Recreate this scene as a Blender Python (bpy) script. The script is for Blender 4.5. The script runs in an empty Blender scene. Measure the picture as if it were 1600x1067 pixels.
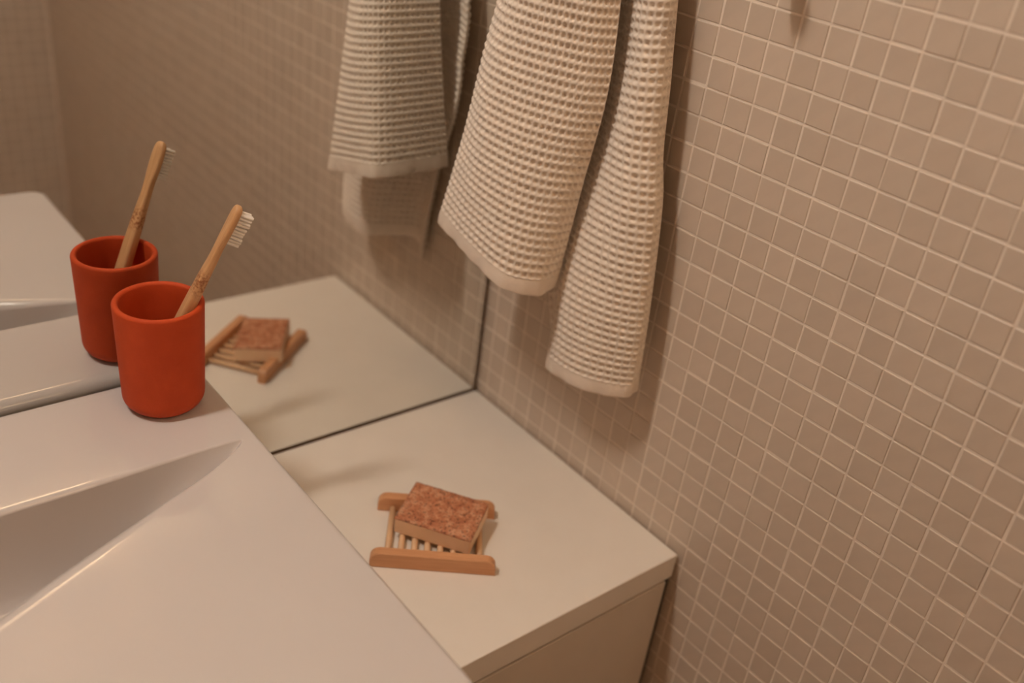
import bpy, bmesh, math, random
from mathutils import Vector, Matrix
import numpy as np

random.seed(7)
SC = bpy.context.scene
COL = SC.collection

# ------------------------------------------------------------------ camera
CAM_LOC = Vector((-0.65259, -0.76226, 1.35852))
YAW, PITCH, ROLL, FPX = 0.74132165, -0.51462743, 0.13965244, 1540.62
fwd = Vector((math.sin(YAW)*math.cos(PITCH), math.cos(YAW)*math.cos(PITCH), math.sin(PITCH)))
rgt = fwd.cross(Vector((0, 0, 1))).normalized()
upv = rgt.cross(fwd)
rgt, upv = (math.cos(ROLL)*rgt + math.sin(ROLL)*upv), (-math.sin(ROLL)*rgt + math.cos(ROLL)*upv)
cam_d = bpy.data.cameras.new('camera')
cam_d.sensor_fit = 'HORIZONTAL'
cam_d.sensor_width = 36.0
cam_d.lens = FPX/1600*36.0
cam_d.clip_start = 0.01
cam_d.dof.use_dof = True
cam_d.dof.focus_distance = 0.80
cam_d.dof.aperture_fstop = 3.0
cam = bpy.data.objects.new('camera', cam_d)
m3 = Matrix((rgt, upv, -fwd)).transposed()
cam.matrix_world = Matrix.Translation(CAM_LOC) @ m3.to_4x4()
COL.objects.link(cam)
SC.camera = cam

# ------------------------------------------------------------------ world, exposure
w = bpy.data.worlds.new('world'); SC.world = w
w.use_nodes = True
w.node_tree.nodes['Background'].inputs['Color'].default_value = (1.0, 0.8, 0.62, 1)
w.node_tree.nodes['Background'].inputs['Strength'].default_value = 0.05
SC.view_settings.view_transform = 'Standard'
SC.view_settings.look = 'None'
SC.view_settings.gamma = 1.0
SC.view_settings.use_curve_mapping = False
SC.view_settings.exposure = 0.0
SC.cycles.max_bounces = 10
SC.cycles.diffuse_bounces = 6
SC.cycles.caustics_reflective = True

LAMP_POS = (-0.92, -0.085, 2.20)
LAMP_LEN = 0.24
LAMP_RAD = 0.048
LAMP_COL = (1.0, 0.885, 0.765)
FILL_COL = (1.0, 0.66, 0.38)
LAMP_STR = 116.0
PANEL_STR = 15.0

# ------------------------------------------------------------------ materials
def new_mat(name):
    m = bpy.data.materials.new(name); m.use_nodes = True
    nt = m.node_tree
    return m, nt, nt.nodes['Principled BSDF']

def N(nt, t, **kw):
    n = nt.nodes.new(t)
    for k, v in kw.items(): setattr(n, k, v)
    return n

def L(nt, a, b): nt.links.new(a, b)

def noise(nt, scale, detail=2.0, rough=0.5, coord='Object', stretch=None):
    tc = N(nt, 'ShaderNodeTexCoord'); out = tc.outputs[coord]
    if stretch:
        mp = N(nt, 'ShaderNodeMapping'); mp.inputs['Scale'].default_value = stretch
        L(nt, out, mp.inputs['Vector']); out = mp.outputs['Vector']
    n = N(nt, 'ShaderNodeTexNoise'); n.inputs['Scale'].default_value = scale
    n.inputs['Detail'].default_value = detail; n.inputs['Roughness'].default_value = rough
    L(nt, out, n.inputs['Vector'])
    return n

def ramp(nt, fac, stops):
    r = N(nt, 'ShaderNodeValToRGB')
    el = r.color_ramp.elements
    el[0].position, el[0].color = stops[0][0], (*stops[0][1], 1)
    el[1].position, el[1].color = stops[1][0], (*stops[1][1], 1)
    for p, c in stops[2:]:
        e = el.new(p); e.color = (*c, 1)
    L(nt, fac, r.inputs['Fac'])
    return r

def bump(nt, bsdf, height, strength, dist):
    b = N(nt, 'ShaderNodeBump'); b.inputs['Strength'].default_value = strength
    b.inputs['Distance'].default_value = dist
    L(nt, height, b.inputs['Height']); L(nt, b.outputs['Normal'], bsdf.inputs['Normal'])

def simple(name, c1, c2, scale, rough, bump_s=0.0, bump_scale=200, coat=0.0, spec=0.5):
    m, nt, b = new_mat(name)
    n = noise(nt, scale, 3)
    r = ramp(nt, n.outputs['Fac'], [(0.3, c1), (0.7, c2)])
    L(nt, r.outputs['Color'], b.inputs['Base Color'])
    b.inputs['Roughness'].default_value = rough
    b.inputs['Coat Weight'].default_value = coat
    b.inputs['Specular IOR Level'].default_value = spec
    if bump_s:
        n2 = noise(nt, bump_scale, 3)
        bump(nt, b, n2.outputs['Fac'], bump_s, 0.001)
    return m

def mat_tile():
    m, nt, b = new_mat('tile_glaze')
    g = N(nt, 'ShaderNodeNewGeometry')
    ad = N(nt, 'ShaderNodeVectorMath', operation='ADD'); ad.inputs[1].default_value = (0.0012, 0.21646, -1.20773)
    L(nt, g.outputs['Position'], ad.inputs[0])
    dv = N(nt, 'ShaderNodeVectorMath', operation='SCALE'); dv.inputs['Scale'].default_value = 40.0
    L(nt, ad.outputs[0], dv.inputs[0])
    fl = N(nt, 'ShaderNodeVectorMath', operation='FLOOR'); L(nt, dv.outputs[0], fl.inputs[0])
    wn = N(nt, 'ShaderNodeTexWhiteNoise'); L(nt, fl.outputs[0], wn.inputs['Vector'])
    r = ramp(nt, wn.outputs['Value'], [(0.0, (0.565, 0.468, 0.378)), (1.0, (0.612, 0.51, 0.416))])
    n = noise(nt, 60, 4)
    mx = N(nt, 'ShaderNodeMixRGB', blend_type='MULTIPLY'); mx.inputs['Fac'].default_value = 1
    r2 = ramp(nt, n.outputs['Fac'], [(0.3, (0.95, 0.95, 0.95)), (0.7, (1.0, 1.0, 1.0))])
    L(nt, r.outputs['Color'], mx.inputs[1]); L(nt, r2.outputs['Color'], mx.inputs[2])
    L(nt, mx.outputs['Color'], b.inputs['Base Color'])
    b.inputs['Roughness'].default_value = 0.42
    n2 = noise(nt, 90, 2)
    bump(nt, b, n2.outputs['Fac'], 0.08, 0.001)
    return m

def mat_wood(name, c1, c2, stretch, scale=60, rough=0.5):
    m, nt, b = new_mat(name)
    n = noise(nt, scale, 4, 0.6, stretch=stretch)
    r = ramp(nt, n.outputs['Fac'], [(0.3, c1), (0.7, c2)])
    L(nt, r.outputs['Color'], b.inputs['Base Color'])
    b.inputs['Roughness'].default_value = rough
    bump(nt, b, n.outputs['Fac'], 0.12, 0.0006)
    return m

def mat_brush():
    m, nt, b = new_mat('bamboo_handle')
    n = noise(nt, 60, 4, 0.6, stretch=(9, 9, 0.5))
    r = ramp(nt, n.outputs['Fac'], [(0.25, (0.50, 0.27, 0.12)), (0.75, (0.64, 0.38, 0.19))])
    # bamboo node band, brown specks
    tc = N(nt, 'ShaderNodeTexCoord'); sx = N(nt, 'ShaderNodeSeparateXYZ'); L(nt, tc.outputs['Object'], sx.inputs[0])
    sub = N(nt, 'ShaderNodeMath', operation='SUBTRACT'); sub.inputs[1].default_value = 0.123; L(nt, sx.outputs['Z'], sub.inputs[0])
    ab = N(nt, 'ShaderNodeMath', operation='ABSOLUTE'); L(nt, sub.outputs[0], ab.inputs[0])
    mr = N(nt, 'ShaderNodeMapRange'); mr.inputs['From Min'].default_value = 0.004; mr.inputs['From Max'].default_value = 0.014
    mr.inputs['To Min'].default_value = 1; mr.inputs['To Max'].default_value = 0; L(nt, ab.outputs[0], mr.inputs['Value'])
    n2 = noise(nt, 420, 3)
    mr2 = N(nt, 'ShaderNodeMapRange'); mr2.inputs['From Min'].default_value = 0.42; mr2.inputs['From Max'].default_value = 0.62
    L(nt, n2.outputs['Fac'], mr2.inputs['Value'])
    mu = N(nt, 'ShaderNodeMath', operation='MULTIPLY'); L(nt, mr.outputs[0], mu.inputs[0]); L(nt, mr2.outputs[0], mu.inputs[1])
    mx = N(nt, 'ShaderNodeMixRGB'); L(nt, mu.outputs[0], mx.inputs['Fac']); L(nt, r.outputs['Color'], mx.inputs[1])
    mx.inputs[2].default_value = (0.28, 0.10, 0.035, 1)
    L(nt, mx.outputs['Color'], b.inputs['Base Color'])
    b.inputs['Roughness'].default_value = 0.45
    return m

def mat_crust():
    m, nt, b = new_mat('soap_crust')
    n = noise(nt, 120, 4, 0.7)
    r = ramp(nt, n.outputs['Fac'], [(0.34, (0.36, 0.12, 0.055)), (0.62, (0.60, 0.31, 0.18))])
    e = r.color_ramp.elements.new(0.48); e.color = (0.47, 0.18, 0.085, 1)
    n2 = noise(nt, 420, 2)
    r2 = ramp(nt, n2.outputs['Fac'], [(0.36, (0.42, 0.42, 0.42)), (0.46, (1, 1, 1))])
    mx = N(nt, 'ShaderNodeMixRGB', blend_type='MULTIPLY'); mx.inputs['Fac'].default_value = 1
    L(nt, r.outputs['Color'], mx.inputs[1]); L(nt, r2.outputs['Color'], mx.inputs[2])
    L(nt, mx.outputs['Color'], b.inputs['Base Color'])
    b.inputs['Roughness'].default_value = 0.75
    bump(nt, b, n2.outputs['Fac'], 0.5, 0.001)
    return m

def mat_emit(name, col, strength):
    m, nt, b = new_mat(name)
    b.inputs['Base Color'].default_value = (0.8, 0.78, 0.74, 1)
    b.inputs['Emission Color'].default_value = (*col, 1)
    b.inputs['Emission Strength'].default_value = strength
    return m

def mat_mirror():
    m, nt, b = new_mat('mirror_silver')
    b.inputs['Base Color'].default_value = (0.86, 0.86, 0.83, 1)
    b.inputs['Metallic'].default_value = 1.0
    b.inputs['Roughness'].default_value = 0.0
    return m

M = {}
M['tile'] = mat_tile()
M['grout'] = simple('grout', (0.79, 0.69, 0.59), (0.83, 0.73, 0.63), 40, 0.9, 0.3, 500)
M['plaster'] = simple('plaster', (0.46, 0.31, 0.19), (0.50, 0.34, 0.21), 8, 0.8)
M['ceiling'] = simple('ceiling_paint', (0.45, 0.37, 0.28), (0.48, 0.40, 0.31), 8, 0.9)
M['floor'] = simple('floor_tile', (0.30, 0.18, 0.10), (0.34, 0.21, 0.12), 6, 0.5)
M['ceramic'] = simple('white_ceramic', (0.555, 0.52, 0.505), (0.575, 0.54, 0.525), 6, 0.07, coat=0.0)
M['laminate'] = simple('cream_laminate', (0.76, 0.71, 0.645), (0.78, 0.73, 0.665), 30, 0.38, 0.03, 300)
M['door'] = simple('cabinet_paint', (0.62, 0.55, 0.47), (0.64, 0.57, 0.49), 20, 0.4)
M['body'] = simple('cabinet_side', (0.55, 0.49, 0.42), (0.58, 0.52, 0.45), 20, 0.5)
M['shade_plinth'] = simple('gap_shade_and_plinth', (0.05, 0.045, 0.04), (0.07, 0.06, 0.05), 60, 0.6)  # near-black: painted shade in the door gaps, also the plinth colour
M['silicone'] = simple('silicone', (0.72, 0.66, 0.58), (0.74, 0.68, 0.6), 60, 0.5)
M['edge'] = simple('mirror_edge', (0.16, 0.11, 0.07), (0.19, 0.135, 0.085), 60, 0.5)
M['mirror'] = mat_mirror()
M['terra'] = simple('terracotta', (0.47, 0.058, 0.013), (0.53, 0.070, 0.017), 45, 0.62, 0.25, 900, spec=0.2)
M['brush'] = mat_brush()
M['bristle'] = simple('white_nylon', (0.80, 0.76, 0.70), (0.86, 0.82, 0.77), 200, 0.45)
M['rail'] = mat_wood('beech_rail', (0.55, 0.26, 0.12), (0.64, 0.33, 0.165), (0.35, 6, 9))
M['dowel'] = mat_wood('beech_dowel', (0.66, 0.42, 0.24), (0.74, 0.50, 0.30), (6, 0.35, 6))
M['soap'] = simple('soap_cream', (0.84, 0.56, 0.35), (0.88, 0.61, 0.39), 55, 0.5)
M['soap'].node_tree.nodes['Principled BSDF'].inputs['Subsurface Weight'].default_value = 0.15
M['soap'].node_tree.nodes['Principled BSDF'].inputs['Subsurface Radius'].default_value = (0.006, 0.003, 0.0015)
M['crust'] = mat_crust()
M['towel'] = simple('cotton_waffle', (0.79, 0.70, 0.61), (0.85, 0.76, 0.665), 120, 1.0, 0.5, 1600, spec=0.1)
M['towel'].node_tree.nodes['Principled BSDF'].inputs['Sheen Weight'].default_value = 0.15
M['hem'] = simple('cotton_hem', (0.77, 0.675, 0.585), (0.82, 0.725, 0.63), 90, 1.0, 0.4, 1200, spec=0.1)
M['metal'] = simple('brushed_steel', (0.55, 0.53, 0.50), (0.6, 0.58, 0.55), 60, 0.3)
M['metal'].node_tree.nodes['Principled BSDF'].inputs['Metallic'].default_value = 1.0
M['opal'] = mat_emit('opal_glass', LAMP_COL, LAMP_STR)
M['added_fill_glow'] = mat_emit('added_fill_glow', FILL_COL, PANEL_STR)

# ------------------------------------------------------------------ helpers
def obj(name, verts, faces, mat, parent=None, smooth=False):
    me = bpy.data.meshes.new(name)
    me.from_pydata([tuple(v) for v in verts], [], faces)
    me.materials.append(M[mat] if isinstance(mat, str) else mat)
    if smooth: me.polygons.foreach_set('use_smooth', [True]*len(me.polygons))
    me.update()
    o = bpy.data.objects.new(name, me); COL.objects.link(o)
    if parent: o.parent = parent
    return o

def obj_bm(name, bm, mat, parent=None, smooth=False):
    me = bpy.data.meshes.new(name); bm.to_mesh(me); bm.free()
    me.materials.append(M[mat])
    if smooth: me.polygons.foreach_set('use_smooth', [True]*len(me.polygons))
    o = bpy.data.objects.new(name, me); COL.objects.link(o)
    if parent: o.parent = parent
    return o

def tag(o, label, cat, group=None):
    o['label'] = label; o['category'] = cat
    if group: o['group'] = group
    return o

def thing(name, loc, label, cat, rotz=0.0, group=None):
    o = bpy.data.objects.new(name, None); COL.objects.link(o)
    o.empty_display_size = 0.02
    o.location = loc; o.rotation_euler = (0, 0, rotz)
    return tag(o, label, cat, group)

def struct(o):
    o['kind'] = 'structure'; return o

def box_bm(bm, x0, x1, y0, y1, z0, z1, bev=0.0, seg=2):
    r = bmesh.ops.create_cube(bm, size=1.0)
    vs = r['verts']
    for v in vs:
        v.co = Vector(((x0+x1)/2+v.co.x*(x1-x0), (y0+y1)/2+v.co.y*(y1-y0), (z0+z1)/2+v.co.z*(z1-z0)))
    if bev:
        ed = list({e for v in vs for e in v.link_edges})
        bmesh.ops.bevel(bm, geom=ed, offset=bev, segments=seg, profile=0.5, affect='EDGES')

def box(name, x0, x1, y0, y1, z0, z1, mat, parent=None, bev=0.0, seg=2):
    bm = bmesh.new(); box_bm(bm, x0, x1, y0, y1, z0, z1, bev, seg)
    return obj_bm(name, bm, mat, parent)

def lathe(profile, seg=64):
    vs, fs = [], []
    n = len(profile)
    for (r, z) in profile:
        for k in range(seg):
            a = 2*math.pi*k/seg
            vs.append((r*math.cos(a), r*math.sin(a), z))
    for i in range(n-1):
        for k in range(seg):
            k2 = (k+1) % seg
            fs.append((i*seg+k, i*seg+k2, (i+1)*seg+k2, (i+1)*seg+k))
    fs.append(tuple(range(seg))[::-1]); fs.append(tuple((n-1)*seg+k for k in range(seg)))
    return vs, fs

def tube(pts, rads, seg=12, flat=1.0):
    vs, fs = [], []
    pts = [Vector(p) for p in pts]
    ref = None
    for i, p in enumerate(pts):
        t = (pts[min(i+1, len(pts)-1)]-pts[max(i-1, 0)]).normalized()
        if ref is None: ref = Vector((0, 0, 1)) if abs(t.z) < 0.9 else Vector((1, 0, 0))
        a = t.cross(ref).normalized(); b = t.cross(a); ref = a.cross(t)
        for k in range(seg):
            an = 2*math.pi*k/seg
            vs.append(p+rads[i]*(math.cos(an)*a+flat*math.sin(an)*b))
    for i in range(len(pts)-1):
        for k in range(seg):
            k2 = (k+1) % seg
            fs.append((i*seg+k, i*seg+k2, (i+1)*seg+k2, (i+1)*seg+k))
    fs.append(tuple(range(seg))[::-1]); fs.append(tuple((len(pts)-1)*seg+k for k in range(seg)))
    return vs, fs

def catmull(P, t):
    """P: (n, d) array of control points, t in [0, n-1] array"""
    P = np.asarray(P, float); n = len(P)
    t = np.clip(np.asarray(t, float), 0, n-1-1e-9)
    i = np.floor(t).astype(int); f = (t-i)[:, None]
    g = lambda k: np.where((k < 0)[:, None], 2*P[0]-P[1], np.where((k > n-1)[:, None], 2*P[-1]-P[-2], P[np.clip(k, 0, n-1)]))
    p0, p1, p2, p3 = g(i-1), g(i), g(i+1), g(i+2)
    return 0.5*((2*p1)+(-p0+p2)*f+(2*p0-5*p1+4*p2-p3)*f*f+(-p0+3*p1-3*p2+p3)*f**3)

def project(p):
    d = Vector(p)-CAM_LOC; z = d.dot(fwd)
    return 800+FPX*d.dot(rgt)/z, 533.5-FPX*d.dot(upv)/z, z

# ------------------------------------------------------------------ room shell
RX0, RY0, RZ1 = -2.2, -1.62, 2.65
wall_right = struct(box('wall_right', 0.0006, 0.12, RY0-0.1, 0.13, 0, RZ1, 'grout'))
wall_back = struct(box('wall_back', RX0, 0.0012, 0.012, 0.13, 0, RZ1, 'plaster'))
wall_front = struct(box('wall_front', RX0, 0.0012, RY0-0.12, RY0-0.0006, 0, RZ1, 'grout'))
wall_left = struct(box('wall_left', RX0-0.12, RX0, RY0-0.12, 0.13, 0, RZ1, 'plaster'))
floor = struct(box('floor', RX0-0.12, 0.12, RY0-0.12, 0.13, -0.1, 0, 'floor'))
ceiling = struct(box('ceiling', RX0-0.12, 0.12, RY0-0.12, 0.13, RZ1, RZ1+0.1, 'ceiling'))

PITCHM = 0.025; Y_ORG = -0.21646; Z_ORG = 1.20773
HALF = 0.01158; BEV = 0.0005; PROUD = 0.0007; DEEP = 0.003

def tile_geo(jit=0.0):
    """tile whose face lies at local x = 0 and looks towards -x"""
    h, b = HALF, BEV
    vs = []
    for (s, x) in ((h, PROUD+DEEP*0), (h, 0.00035), (h-b, 0.0)):
        for (a, c) in ((-1, -1), (1, -1), (1, 1), (-1, 1)):
            vs.append((x if s != h or x else x, a*s, c*s))
    fs = []
    for l in range(2):
        for k in range(4):
            k2 = (k+1) % 4
            fs.append((l*4+k, (l+1)*4+k, (l+1)*4+k2, l*4+k2))
    fs.append((8, 11, 10, 9))
    return vs, fs

tv, tf = tile_geo()
tile_me = bpy.data.meshes.new('tile'); tile_me.from_pydata(tv, [], tf); tile_me.materials.append(M['tile']); tile_me.update()

cells = []
for j in range(-9, 58):
    yc = Y_ORG-PITCHM*(j+0.5)
    if yc > 0.005 or yc < RY0+0.01: continue
    for k in range(-58, 50):
        zc = Z_ORG-PITCHM*(k+0.5)
        if zc < 0.012 or zc > RZ1-0.012: continue
        u_, v_, d_ = project((0, yc, zc))
        inside = 8 < u_ < 1592 and 8 < v_ < 1059
        hidden = (u_ < 1040 and (v_ < 600)) or (u_ < 760) or (zc < 0.73 and yc > -0.345)
        size = 1.0/d_**2 if inside and not hidden else 0.0
        cells.append((size, yc, zc))
cells.sort(key=lambda c: -c[0])
rnd = random.Random(3)
def jitter():
    return (rnd.gauss(0, 0.00012), rnd.gauss(0, 0.0002), rnd.gauss(0, 0.0002),
            rnd.gauss(0, 0.006), rnd.gauss(0, 0.006), rnd.gauss(0, 0.006))
sv, sf = [], []
for i, (s, yc, zc) in enumerate(cells):
    jx, jy, jz, ra, rb, rc = jitter()
    if i < 300 and s > 0:
        o = bpy.data.objects.new('tile', tile_me); COL.objects.link(o)
        o.parent = wall_right; o.location = (jx, yc+jy, zc+jz)
        o.rotation_euler = (ra, rb, rc)
    else:
        base = len(sv)
        R = Matrix.Rotation(ra, 3, 'X') @ Matrix.Rotation(rb, 3, 'Y') @ Matrix.Rotation(rc, 3, 'Z')
        for v in tv:
            p = R @ Vector(v); sv.append((p.x+jx, p.y+yc+jy, p.z+zc+jz))
        sf += [tuple(base+q for q in f) for f in tf]
o = obj('mosaic_tiles', sv, sf, 'tile', wall_right); o['kind'] = 'stuff'
# opposite wall (seen in the mirror)
sv, sf = [], []
for j in range(int(-RX0/PITCHM)):
    xc = -PITCHM*(j+0.5)-0.002
    for k in range(-58, 48):
        zc = Z_ORG-PITCHM*(k+0.5)
        if zc < 0.012 or zc > RZ1-0.012: continue
        base = len(sv)
        for v in tv: sv.append((xc+v[1], RY0-v[0], zc+v[2]))
        sf += [tuple(base+q for q in f) for f in tf]
o = obj('mosaic_tiles', sv, sf, 'tile', wall_front); o['kind'] = 'stuff'

# ------------------------------------------------------------------ mirror
mir = thing('wall_mirror', (-0.0065, 0.0, 0.7235), 'large frameless mirror standing above the cream countertop', 'mirror')
MW, MH = 1.60, 1.57
box('backing', -MW, 0, 0.0006, 0.006, 0, MH, 'edge', mir)
obj('glass', [(-MW, 0, 0), (0, 0, 0), (0, 0, MH), (-MW, 0, MH), (-MW, 0.0005, 0), (0, 0.0005, 0), (0, 0.0005, MH), (-MW, 0.0005, MH)],
    [(0, 1, 2, 3), (7, 6, 5, 4), (0, 4, 5, 1), (1, 5, 6, 2), (2, 6, 7, 3), (3, 7, 4, 0)], 'mirror', mir)

# ------------------------------------------------------------------ side counter and cabinets
ctop = box('countertop', -0.3455, -0.003, -0.3353, -0.001, 0.691, 0.72, 'laminate', None, 0.0012, 2)
tag(ctop, 'cream laminate countertop between the sink and the tiled wall', 'countertop')
cab = thing('side_cabinet', (-0.18, -0.17, 0), 'cream cabinet with a flat door under the side countertop', 'cabinet')
def cbox(name, x0, x1, y0, y1, z0, z1, mat, bev=0.0):
    return box(name, x0+0.18, x1+0.18, y0+0.17, y1+0.17, z0, z1, mat, cab, bev)
cbox('body', -0.3455, -0.022, -0.300, -0.004, 0.08, 0.6905, 'body')
cbox('door', -0.3440, -0.0100, -0.3348, -0.3155, 0.09, 0.6870, 'door', 0.0008)
cbox('wall_gap_shade', -0.0099, -0.0012, -0.331, -0.300, 0.08, 0.690, 'shade_plinth')  # dark strip standing in for the shade between door and tiled wall
cbox('door_gap_shade', -0.338, -0.014, -0.3155, -0.3005, 0.095, 0.6905, 'shade_plinth')  # dark box behind the door, paints the gap under the countertop as shade
cbox('plinth', -0.335, -0.03, -0.280, -0.01, 0.0, 0.08, 'shade_plinth')

van = thing('sink_cabinet', (-0.748, -0.2, 0), 'cream cabinet standing under the white sink', 'cabinet')
def vbox(name, x0, x1, y0, y1, z0, z1, mat, bev=0.0):
    return box(name, x0+0.748, x1+0.748, y0+0.2, y1+0.2, z0, z1, mat, van, bev)
vbox('body', -1.146, -0.3475, -0.408, -0.004, 0.08, 0.7195, 'body')
vbox('door', -1.144, -0.7495, -0.428, -0.4085, 0.09, 0.716, 'door', 0.001)
vbox('door', -0.7465, -0.352, -0.428, -0.4085, 0.09, 0.716, 'door', 0.001)
vbox('plinth', -1.13, -0.36, -0.38, -0.01, 0.0, 0.08, 'shade_plinth')

# ------------------------------------------------------------------ sink
def build_sink():
    X1, X0, YB, YF, ZT, ZB = -0.3478, -1.1482, -0.0045, -0.4520, 0.8560, 0.7200
    XC = (X0+X1)/2
    def rrect(ins):
        pts = []
        for (cx, cy, r, a0) in ((X1, YB, 0.006, 0), (X0, YB, 0.006, 90), (X0, YF, 0.018, 180), (X1, YF, 0.018, 270)):
            r2 = max(r-ins, 0.0008)
            sx = -1 if cx == X1 else 1; sy = -1 if cy == YB else 1
            ox, oy = cx+sx*(ins+r2), cy+sy*(ins+r2)
            for k in range(9):
                a = math.radians(a0+90*k/8)
                pts.append((ox+r2*math.cos(a), oy+r2*math.sin(a)))
        return pts
    vs, fs = [], []
    def ring(pts, z):
        b = len(vs); n = len(pts)
        zz = z if isinstance(z, (list, tuple, np.ndarray)) else [z]*n
        for (p, q) in zip(pts, zz): vs.append((p[0], p[1], q))
        return list(range(b, b+n))
    def bridge(a, b):
        n = len(a)
        for k in range(n):
            k2 = (k+1) % n
            fs.append((a[k], a[k2], b[k2], b[k]))
    RE = 0.0045
    outer = []
    rings = []
    rings.append(ring(rrect(RE+0.0015), ZT))
    rings.append(ring(rrect(RE), ZT))
    for k in range(1, 7):
        a = math.radians(90*k/6)
        rings.append(ring(rrect(RE*(1-math.sin(a))), ZT-RE*(1-math.cos(a))))
    rings.append(ring(rrect(0), ZB+0.004))
    rings.append(ring(rrect(0.003), ZB))
    for rg in rings[:-2]:
        for q in rg:
            x, y, z = vs[q]
            if y > YB-0.012: vs[q] = (x, YB-(YB-y)*2.2, ZT-(ZT-z)*2.2)
    for a, b in zip(rings[:-1], rings[1:]): bridge(b, a)
    fs.append(tuple(rings[-1][::-1]))
    # basin opening: straight back rim, bowed front rim, acute rounded tips
    right = [(-0.470, -0.128), (-0.420, -0.128), (-0.388, -0.1285), (-0.3715, -0.1290), (-0.3640, -0.1300), (-0.3618, -0.1325),
             (-0.3638, -0.1365), (-0.3715, -0.1432), (-0.392, -0.1560), (-0.410, -0.1658), (-0.447, -0.1835), (-0.482, -0.2005),
             (-0.533, -0.2235), (-0.579, -0.2445), (-0.640, -0.2680), (-0.690, -0.2810)]
    left = [(2*XC-x, y) for (x, y) in right][::-1]
    ctrl = [(XC, -0.128), (-0.60, -0.128)]+right+[(XC, -0.286)]+left+[(2*XC+0.60, -0.128)]
    ctrl.append(ctrl[0])
    P = catmull(ctrl, np.linspace(0, len(ctrl)-1, 12*(len(ctrl)-1)+1)[:-1])
    # resample to remove clumps
    n = len(P)
    T = np.roll(P, -1, 0)-np.roll(P, 1, 0); T /= np.linalg.norm(T, axis=1)[:, None]
    area = 0.5*np.sum(P[:, 0]*np.roll(P[:, 1], -1)-np.roll(P[:, 0], -1)*P[:, 1])
    sgn = 1 if area > 0 else -1
    Nn = np.stack([-T[:, 1], T[:, 0]], 1)*sgn            # inward normal
    tipd = np.minimum(np.abs(P[:, 0]+0.3618), np.abs(P[:, 0]-(2*XC+0.3618)))
    wt = np.clip(tipd/0.16, 0, 1); wt = wt*wt*(3-2*wt)
    isfront = np.clip((-0.131-P[:, 1])/0.03, 0, 1)
    rad = 0.0024+wt*(0.0025*(1-isfront)+0.0135*isfront)
    Mx = np.clip(P[:, 0], -1.0, -0.50); My = np.full(n, -0.185)
    Mp = np.stack([Mx, My], 1)
    loops = []
    loops.append(ring(P-Nn*0.0015, ZT))
    loops.append(ring(P, ZT))
    amax = math.radians(72)
    for k in range(1, 8):
        a = amax*k/7
        lp = P+Nn*(rad*math.sin(a))[:, None]; lz = ZT-rad*(1-math.cos(a))
        loops.append(ring(lp, lz))
    depth = 0.086
    for aj, bj in ((0.04, 0.20), (0.09, 0.42), (0.15, 0.63), (0.22, 0.80), (0.32, 0.91), (0.46, 0.97), (0.65, 0.99), (0.85, 1.0)):
        b2 = aj*1.15*(1-wt)+bj*wt
        q = lp+(Mp-lp)*aj
        loops.append(ring(q, lz-(depth-(ZT-lz))*np.minimum(b2, 1)))
    for a, b in zip(loops[:-1], loops[1:]):
        if sgn > 0: bridge(a, b)
        else: bridge(b, a)
    fs.append(tuple(loops[-1]))
    bm = bmesh.new()
    bv = [bm.verts.new(v) for v in vs]
    for f in fs:
        try: bm.faces.new([bv[i] for i in f])
        except ValueError: pass
    bm.edges.ensure_lookup_table()
    edges = []
    for lp_ in (rings[0], loops[0]):
        for k in range(len(lp_)):
            e = bm.edges.get((bv[lp_[k]], bv[lp_[(k+1) % len(lp_)]]))
            edges.append(e)
    r = bmesh.ops.triangle_fill(bm, use_beauty=True, use_dissolve=False, edges=edges, normal=(0, 0, 1))
    bmesh.ops.recalc_face_normals(bm, faces=bm.faces)
    o = obj_bm('sink', bm, 'ceramic', None, True)
    md = o.modifiers.new('wn', 'WEIGHTED_NORMAL'); md.keep_sharp = False; md.weight = 80
    return o
sink = build_sink()
tag(sink, 'glossy white ceramic sink with a bowed basin beside the countertop', 'sink')

# ------------------------------------------------------------------ cup and toothbrush
CUP = (-0.3955, -0.0500, 0.8560)
prof = []
H, RT, RB, RR, WTH = 0.0995, 0.0364, 0.0340, 0.013, 0.0052
for k in range(9):
    a = math.radians(90*k/8)
    prof.append((RB-RR+RR*math.sin(a), RR*(1-math.cos(a))))
prof.insert(0, (0.006, 0.0))
for t in (0.25, 0.5, 0.75, 0.9): prof.append((RB+(RT-RB)*t, RR+(H-RR)*t))
for k in range(9):
    a = math.radians(180*k/8)
    prof.append((RT-WTH/2+WTH/2*math.cos(a), H-WTH/2+WTH/2*math.sin(a)))
for t in (0.9, 0.6, 0.3, 0.12): prof.append((RB-WTH+(RT-RB)*t, 0.005+(H-0.008)*t))
prof += [(RB-WTH-0.006, 0.007), (RB-WTH-0.014, 0.0055), (0.004, 0.005)]
cv, cf = lathe(prof, 96)
cup = obj('toothbrush_cup', cv, cf, 'terra', None, True)
cup.location = CUP
tag(cup, 'terracotta red tumbler standing on the back corner of the sink', 'cup')

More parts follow.
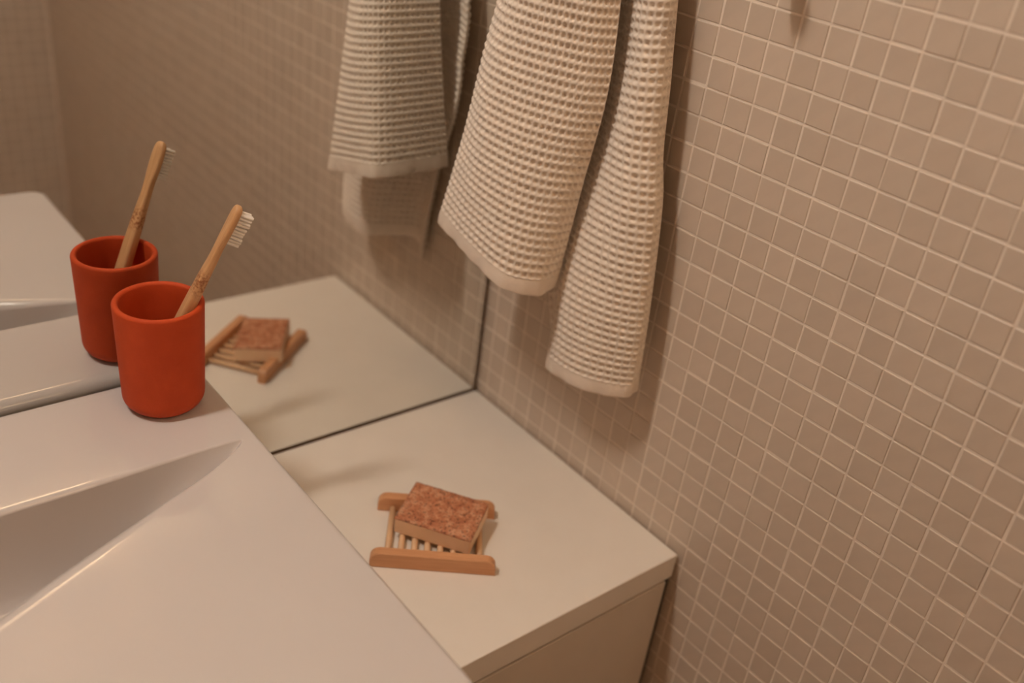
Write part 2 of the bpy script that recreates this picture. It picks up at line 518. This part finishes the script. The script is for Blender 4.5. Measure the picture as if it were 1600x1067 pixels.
BT = Vector((-0.3365, -0.0788, 1.0405))          # head tip
BB = Vector((-0.4165, -0.0510, 0.8640))          # handle end inside the cup
hz = (BT-BB).normalized(); blen = (BT-BB).length
bn = Vector((0.90, -0.22, -0.44)); bn = (bn-bn.dot(hz)*hz).normalized()      # bristle direction
bb = hz.cross(bn)
brush = thing('toothbrush', BB, 'bamboo toothbrush with white bristles leaning in the red tumbler', 'toothbrush')
mb = Matrix((bn, bb, hz)).transposed().to_4x4(); mb.translation = BB
brush.matrix_world = mb
def build_brush():
    # (distance along handle, half thickness along bristle axis, half width, offset along bristle axis)
    st = [(0.0, 0.0020, 0.0030, 0), (0.002, 0.0036, 0.0048, 0), (0.01, 0.0044, 0.0060, 0), (0.06, 0.0050, 0.0066, 0),
          (0.10, 0.0049, 0.0064, 0.0), (0.12, 0.0046, 0.0060, 0.0), (0.135, 0.0041, 0.0053, 0.0), (0.148, 0.0037, 0.0048, 0.0002),
          (0.158, 0.0035, 0.0050, 0.0), (0.166, 0.0034, 0.0059, 0), (0.173, 0.0034, 0.0065, 0), (0.185, 0.0034, 0.0066, 0),
          (0.192, 0.0033, 0.0060, 0), (0.1955, 0.0029, 0.0046, 0), (0.1972, 0.0020, 0.0028, 0), (0.1978, 0.0008, 0.0010, 0)]
    sc = blen/0.1978
    C4 = catmull(np.array(st), np.linspace(0, len(st)-1, 5*(len(st)-1)+1))
    vs, fs = [], []; seg = 24
    for (d, th, wd, off) in C4:
        for k in range(seg):
            a = 2*math.pi*k/seg
            c, s = math.cos(a), math.sin(a); e = 0.55
            vs.append((off+max(th, 2e-4)*math.copysign(abs(c)**e, c), max(wd, 2e-4)*math.copysign(abs(s)**e, s), d*sc))
    n = len(C4)
    for i in range(n-1):
        for k in range(seg):
            k2 = (k+1) % seg
            fs.append((i*seg+k, i*seg+k2, (i+1)*seg+k2, (i+1)*seg+k))
    fs.append(tuple(range(seg))[::-1]); fs.append(tuple((n-1)*seg+k for k in range(seg)))
    obj('handle', vs, fs, 'brush', brush, True)
    vs, fs = [], []
    rr = random.Random(5)
    for row in range(10):
        d = (0.1658+row*0.0029)*sc
        for cidx in (-1, 0, 1):
            cy = cidx*0.0036; seg = 8; base = len(vs)
            ln = 0.0130+rr.gauss(0, 0.0003); ty, tz = rr.gauss(0, 0.0002), rr.gauss(0, 0.0002)
            for (t, rad) in ((0.15, 0.00115), (0.6, 0.00132), (0.97, 0.00142), (1.0, 0.0012)):
                for k in range(seg):
                    an = 2*math.pi*k/seg; rg = rr.gauss(0, 0.0003) if t > 0.9 else 0
                    vs.append((ln*t+rg, cy+ty*t+rad*math.cos(an), d+tz*t+rad*math.sin(an)))
            for l in range(3):
                for k in range(seg):
                    k2 = (k+1) % seg
                    fs.append((base+l*seg+k, base+l*seg+k2, base+(l+1)*seg+k2, base+(l+1)*seg+k))
            fs.append(tuple(base+3*seg+k for k in range(seg)))
    b = obj('bristles', vs, fs, 'bristle', brush)
    b['label'] = 'white bristles'
build_brush()

# ------------------------------------------------------------------ soap dish and soap
DC = (-0.1968, -0.1940, 0.7200); DA = math.radians(-37.3)
dish = thing('soap_dish', DC, 'wooden soap dish with dowel slats on the cream countertop', 'soap dish', DA)
def rail_geo(L_, T_, H_):
    R = 0.0095; pts = [(-L_/2, 0.0), (L_/2, 0.0)]
    for k in range(7):
        a = math.radians(90*k/6); pts.append((L_/2-R+R*math.cos(a), H_-R+R*math.sin(a)))
    for k in range(7):
        a = math.radians(90+90*k/6); pts.append((-L_/2+R+R*math.cos(a), H_-R+R*math.sin(a)))
    n = len(pts); vs, fs = [], []
    b = 0.0007
    cx, cz = 0, H_/2
    for (y, ins) in ((-T_/2, b), (-T_/2+b, 0), (T_/2-b, 0), (T_/2, b)):
        for (x, z) in pts:
            vs.append((x-math.copysign(ins, x), y, z+(ins if z < cz else -ins)))
    for l in range(3):
        for k in range(n):
            k2 = (k+1) % n
            fs.append((l*n+k, l*n+k2, (l+1)*n+k2, (l+1)*n+k))
    fs.append(tuple(range(n))[::-1]); fs.append(tuple(3*n+k for k in range(n)))
    return vs, fs
DL, DW, RTH, RHT = 0.1160, 0.0895, 0.0098, 0.0165
rv, rf = rail_geo(DL, RTH, RHT)
for s in (-1, 1):
    o = obj('rail', rv, rf, 'rail', dish); o.location = (0, s*(DW/2-RTH/2), 0)
dv, df = tube([(0, -DW/2+RTH*0.5, 0), (0, DW/2-RTH*0.5, 0)], [0.0030, 0.0030], 12)
dme = None
for k in range(8):
    if dme is None:
        o = obj('dowel', dv, df, 'dowel', dish, True); dme = o.data
    else:
        o = bpy.data.objects.new('dowel', dme); COL.objects.link(o); o.parent = dish
    o.location = (-0.0428+0.0856*k/7, 0, 0.0044)
soap_c = Vector((-0.1858, -0.1885, 0.7288)); soap_a = math.radians(-55.1)
soap = thing('soap_bar', soap_c, 'speckled reddish soap bar lying askew on the wooden dish', 'soap', soap_a)
soap.rotation_euler = (math.radians(3.5), math.radians(1.0), soap_a)
box('body', -0.038, 0.038, -0.0275, 0.0275, 0.0, 0.0176, 'soap', soap, 0.0012, 2)
def crust():
    nx, ny = 46, 32; vs, fs = [], []
    rr = np.random.RandomState(2)
    from mathutils import noise as mn
    for j in range(ny+1):
        for i in range(nx+1):
            x = -0.038+0.076*i/nx; y = -0.0275+0.055*j/ny
            e = min(min(i, nx-i)/2.0, min(j, ny-j)/2.0, 1.0)
            h = 0.0195+0.0010*mn.noise(Vector((x*260, y*260, 0)))+0.0006*mn.noise(Vector((x*600, y*600, 3)))
            ox = 0.0004*mn.noise(Vector((x*300, y*300, 9)))
            vs.append((x*(1+0.004*0)+ox, y+ox, 0.0179+(h-0.0179)*(0.35+0.65*e)))
    nt_ = (nx+1)
    for j in range(ny):
        for i in range(nx):
            a = j*nt_+i; fs.append((a, a+1, a+nt_+1, a+nt_))
    border = [i for i in range(nx+1)]+[j*nt_+nx for j in range(1, ny+1)]+[ny*nt_+i for i in range(nx-1, -1, -1)]+[j*nt_ for j in range(ny-1, 0, -1)]
    b0 = len(vs)
    for q in border: vs.append((vs[q][0], vs[q][1], 0.0166))
    n = len(border)
    for k in range(n):
        k2 = (k+1) % n; fs.append((border[k], b0+k, b0+k2, border[k2]))
    return vs, fs
kv, kf = crust()
o = obj('crust', kv, kf, 'crust', soap, True); o['label'] = 'rust coloured speckled top layer'

# ------------------------------------------------------------------ towel
HOOK = Vector((-0.045, -0.135, 1.405))
towel = thing('waffle_towel', (0, -0.135, 0.9), 'beige waffle weave towel hanging on the tiled wall beside the mirror', 'towel')
def leaf(rows, name, cell, hem_h, hem_label=None):
    """rows: list (top to bottom) of control curves, each a list of (x, y, z) in mm with equal counts"""
    A = np.array(rows, float)/1000.0
    nr, nc = A.shape[0], A.shape[1]
    # dense reference to measure lengths
    def surf(S, V):
        # S in [0,1] (len a), V in [0,1] (len b) -> (b, a, 3)
        colp = np.stack([catmull(A[r], S*(nc-1)) for r in range(nr)], 0)      # nr, a, 3
        flat = colp.reshape(nr, -1)
        return catmull(flat, V*(nr-1)).reshape(len(V), len(S), 3)
    D = surf(np.linspace(0, 1, 400), np.linspace(0, 1, 300))
    # arc-length in s from the hem row, in v from the middle column
    ds = np.linalg.norm(np.diff(D[-1], axis=0), axis=1); cs = np.concatenate([[0], np.cumsum(ds)])
    dv_ = np.linalg.norm(np.diff(D.mean(1), axis=0), axis=1); cvv = np.concatenate([[0], np.cumsum(dv_)])
    Ls, Lv = cs[-1], cvv[-1]
    ncu = int(round(Ls/cell)); ncv = int(round((Lv-hem_h)/cell))
    K = 7
    U = np.linspace(0, ncu, ncu*K+1); Vv = np.linspace(0, ncv, ncv*K+1)
    S = np.interp(U/ncu*Ls, cs, np.linspace(0, 1, 400))
    Vt = np.interp(Vv/ncv*(Lv-hem_h), cvv, np.linspace(0, 1, 300))
    def disp(G, h):
        du = np.gradient(G, axis=1); dv2 = np.gradient(G, axis=0)
        nrm = np.cross(du, dv2); nrm /= np.linalg.norm(nrm, axis=2)[..., None]+1e-12
        return G+nrm*h[..., None], nrm
    rs = np.random.RandomState(len(rows)+int(cell*1e5))
    # yarn wobble
    wob = rs.normal(0, 0.10, (ncv+2, ncu+2))
    uu, vv = np.meshgrid(U, Vv)
    iu = np.clip(np.floor(uu).astype(int), 0, ncu); iv = np.clip(np.floor(vv).astype(int), 0, ncv)
    fu, fv = uu-np.floor(uu), vv-np.floor(vv)
    pit = (np.sin(math.pi*fu)*np.sin(math.pi*fv))
    pit = np.clip(pit*1.6-0.46, 0, 1); pit = pit*pit*(3-2*pit)
    amp = 1+wob[iv, iu]
    # raised floats: horizontal threads bulge between the pits, vertical threads lie lower
    ridge_h = np.cos(math.pi*vv)**2*np.sin(math.pi*fu)
    h = -0.0026*pit*amp+0.0009*ridge_h*amp
    def even(frac, V):
        # spread the weave evenly along every row of the cloth
        F = surf(np.linspace(0, 1, 500), V)
        out = np.zeros((len(V), len(frac), 3))
        for q in range(len(V)):
            c_ = np.concatenate([[0], np.cumsum(np.linalg.norm(np.diff(F[q], axis=0), axis=1))])
            for ax in range(3): out[q, :, ax] = np.interp(frac*c_[-1], c_, F[q, :, ax])
        return out
    G = even(U/ncu, Vt)
    Gd, nrm = disp(G, SIGN[name]*h)
    def grid_obj(nm, Gx, mat, thick):
        b_, a_ = Gx.shape[:2]
        vs = Gx.reshape(-1, 3)
        idx = np.arange(a_*b_).reshape(b_, a_)
        fs = np.stack([idx[:-1, :-1], idx[:-1, 1:], idx[1:, 1:], idx[1:, :-1]], -1).reshape(-1, 4)
        o = obj(nm, vs.tolist(), fs.tolist(), mat, towel, True)
        md = o.modifiers.new('thickness', 'SOLIDIFY'); md.thickness = thick; md.offset = -1.0*SIGN[name]
        o.location = (0, 0.135, -0.9)
        return o
    grid_obj(name, Gd, 'towel', 0.0022)
    Vh = np.interp((Lv-hem_h)+np.linspace(-0.0015, hem_h, 15), cvv, np.linspace(0, 1, 300))
    Sh = np.interp(np.linspace(0, Ls, ncu*3+1), cs, np.linspace(0, 1, 400))
    Gh = even(np.linspace(0, 1, ncu*3+1), Vh)
    ph = rs.uniform(0, 6.28, 4)
    x_ = np.linspace(0, Ls, ncu*3+1)
    wv = 0.0006*np.sin(x_*150+ph[0])+0.0005*np.sin(x_*310+ph[1])
    prof_ = 0.0006*np.sin(np.linspace(0, math.pi, 15))
    hh = wv[None, :]*np.linspace(0, 1, 15)[:, None]+prof_[:, None]
    Gh2, _ = disp(Gh, SIGN[name]*hh)
    Gh2[-1, :, 2] += 0.0007*np.sin(x_*90+ph[2])
    grid_obj('hem', Gh2, 'hem', 0.0024)
SIGN = {'front_panel': -1.0, 'back_panel': -1.0}
front_rows = [
    [(-40,-122,1410),(-46,-121,1410),(-52,-122,1410),(-55,-125,1410),(-57,-130,1410),(-58,-136,1410),(-56,-142,1410),(-50,-148,1410),(-42,-150,1410)],
    [(-44,-102,1300),(-66,-100,1300),(-88,-102,1300),(-96,-112,1300),(-101,-128,1300),(-102,-142,1300),(-94,-158,1300),(-78,-172,1300),(-58,-176,1300)],
    [(-48,-78,1172),(-80,-80,1171),(-105,-84,1170),(-117,-95,1168),(-121,-114,1165),(-112,-140,1162),(-97,-163,1160),(-79,-181,1158),(-60,-190,1158)],
    [(-42,-67,1079),(-82,-67,1078),(-115,-73,1076),(-125,-90,1072),(-128,-115,1067),(-119,-144,1061),(-103,-166,1057),(-83,-178,1055),(-62,-180,1054)],
    [(-33,-55,986),(-80,-52,986),(-122,-55,985),(-129,-82,979),(-129,-119,970),(-125,-149,960),(-115,-166,955),(-91,-176,952),(-63,-168,950)],
]
back_rows = [
    [(-34,-122,1408),(-26,-126,1408),(-24,-132,1408),(-26,-138,1408),(-30,-143,1408),(-36,-147,1408),(-40,-150,1408),(-38,-154,1408),(-32,-154,1408)],
    [(-30,-88,1300),(-20,-110,1300),(-22,-130,1300),(-28,-146,1300),(-36,-160,1300),(-42,-174,1300),(-44,-188,1300),(-36,-198,1300),(-22,-196,1300)],
    [(-28,-56,1160),(-14,-96,1162),(-20,-130,1164),(-32,-158,1166),(-42,-180,1168),(-48,-197,1170),(-48,-212,1172),(-37,-222,1174),(-20,-218,1174)],
    [(-27,-58,1100),(-12,-104,1100),(-18,-134,1100),(-34,-160,1100),(-46,-182,1100),(-52,-202,1100),(-50,-219,1100),(-36,-231,1100),(-18,-226,1100)],
    [(-26,-62,1050),(-10,-110,1050),(-24,-140,1050),(-44,-163,1050),(-53,-186,1050),(-55,-208,1050),(-52,-228,1050),(-36,-243,1050),(-18,-238,1050)],
    [(-18,-98,950),(-8,-130,950),(-34,-150,950),(-57,-165,950),(-65,-188,950),(-62,-213,950),(-53,-236,950),(-36,-254,950),(-17,-248,950)],
    [(-9,-126,836),(-7,-140,860),(-34,-157,862),(-60,-169,863),(-66,-191,865),(-64,-215,866),(-54,-238,868),(-35,-257,869),(-17,-253,868)],
]
leaf(front_rows, 'front_panel', 0.0074, 0.0145)
leaf(back_rows, 'back_panel', 0.0074, 0.0145)

# ------------------------------------------------------------------ hooks (above the frame)
def hook(loc, label):
    t = thing('wall_hook', loc, label, 'hook')
    pv, pf = lathe([(0.002, 0), (0.016, 0), (0.0165, 0.001), (0.0165, 0.004), (0.0155, 0.005), (0.002, 0.005)], 32)
    p = obj('rose', [(-z, x, y) for (x, y, z) in pv], pf, 'metal', t, True)
    pts = [(-0.004, 0, 0), (-0.020, 0, -0.001), (-0.034, 0, -0.003), (-0.044, 0, 0.001), (-0.049, 0, 0.010), (-0.050, 0, 0.020)]
    ps = catmull(np.array(pts), np.linspace(0, 5, 26))
    v, f = tube(ps.tolist(), [0.0062]*26, 12)
    obj('arm', v, f, 'metal', t, True)
    return t
hook((0.0, -0.135, 1.400), 'steel wall hook holding the waffle towel')
hook((0.0, -0.303, 1.270), 'empty steel wall hook beside the towel')

# ------------------------------------------------------------------ mirror lamp and added fill panel
lamp = thing('mirror_lamp', LAMP_POS, 'opal glass tube lamp on the wall above the mirror', 'lamp')
LR = LAMP_RAD
v, f = tube([(-LAMP_LEN/2, 0, 0), (-LAMP_LEN/2+0.01, 0, 0), (LAMP_LEN/2-0.01, 0, 0), (LAMP_LEN/2, 0, 0)], [LR*0.8, LR, LR, LR*0.8], 24)
obj('tube', v, f, 'opal', lamp, True)
box('hood', -LAMP_LEN/2-0.03, LAMP_LEN/2+0.03, -0.062, 0.062, LR+0.004, LR+0.012, 'metal', lamp, 0.002)
box('wall_plate', -0.06, 0.06, 0.088, 0.1015, LR+0.06, LR+0.12, 'metal', lamp, 0.002)
v, f = tube([(0, 0.089, LR+0.09), (0, 0.03, LR+0.085), (0, 0.0, LR+0.06), (0, 0.0, LR+0.011)], [0.009]*4, 16)
obj('arm', v, f, 'metal', lamp, True)
pl = thing('added_fill_panel', (-0.26, RY0, 2.38), 'unseen glowing panel added for rim highlights and fill, high opposite the mirror', 'lamp')  # out of view, added to put highlights on the basin rims and warm fill
box('glow_box', -0.24, 0.24, 0.012, 0.045, -0.10, 0.10, 'added_fill_glow', pl, 0.008, 3)
box('wall_plate', -0.245, 0.245, 0.0005, 0.012, -0.105, 0.105, 'metal', pl, 0.002)  # back plate of the added fill panel
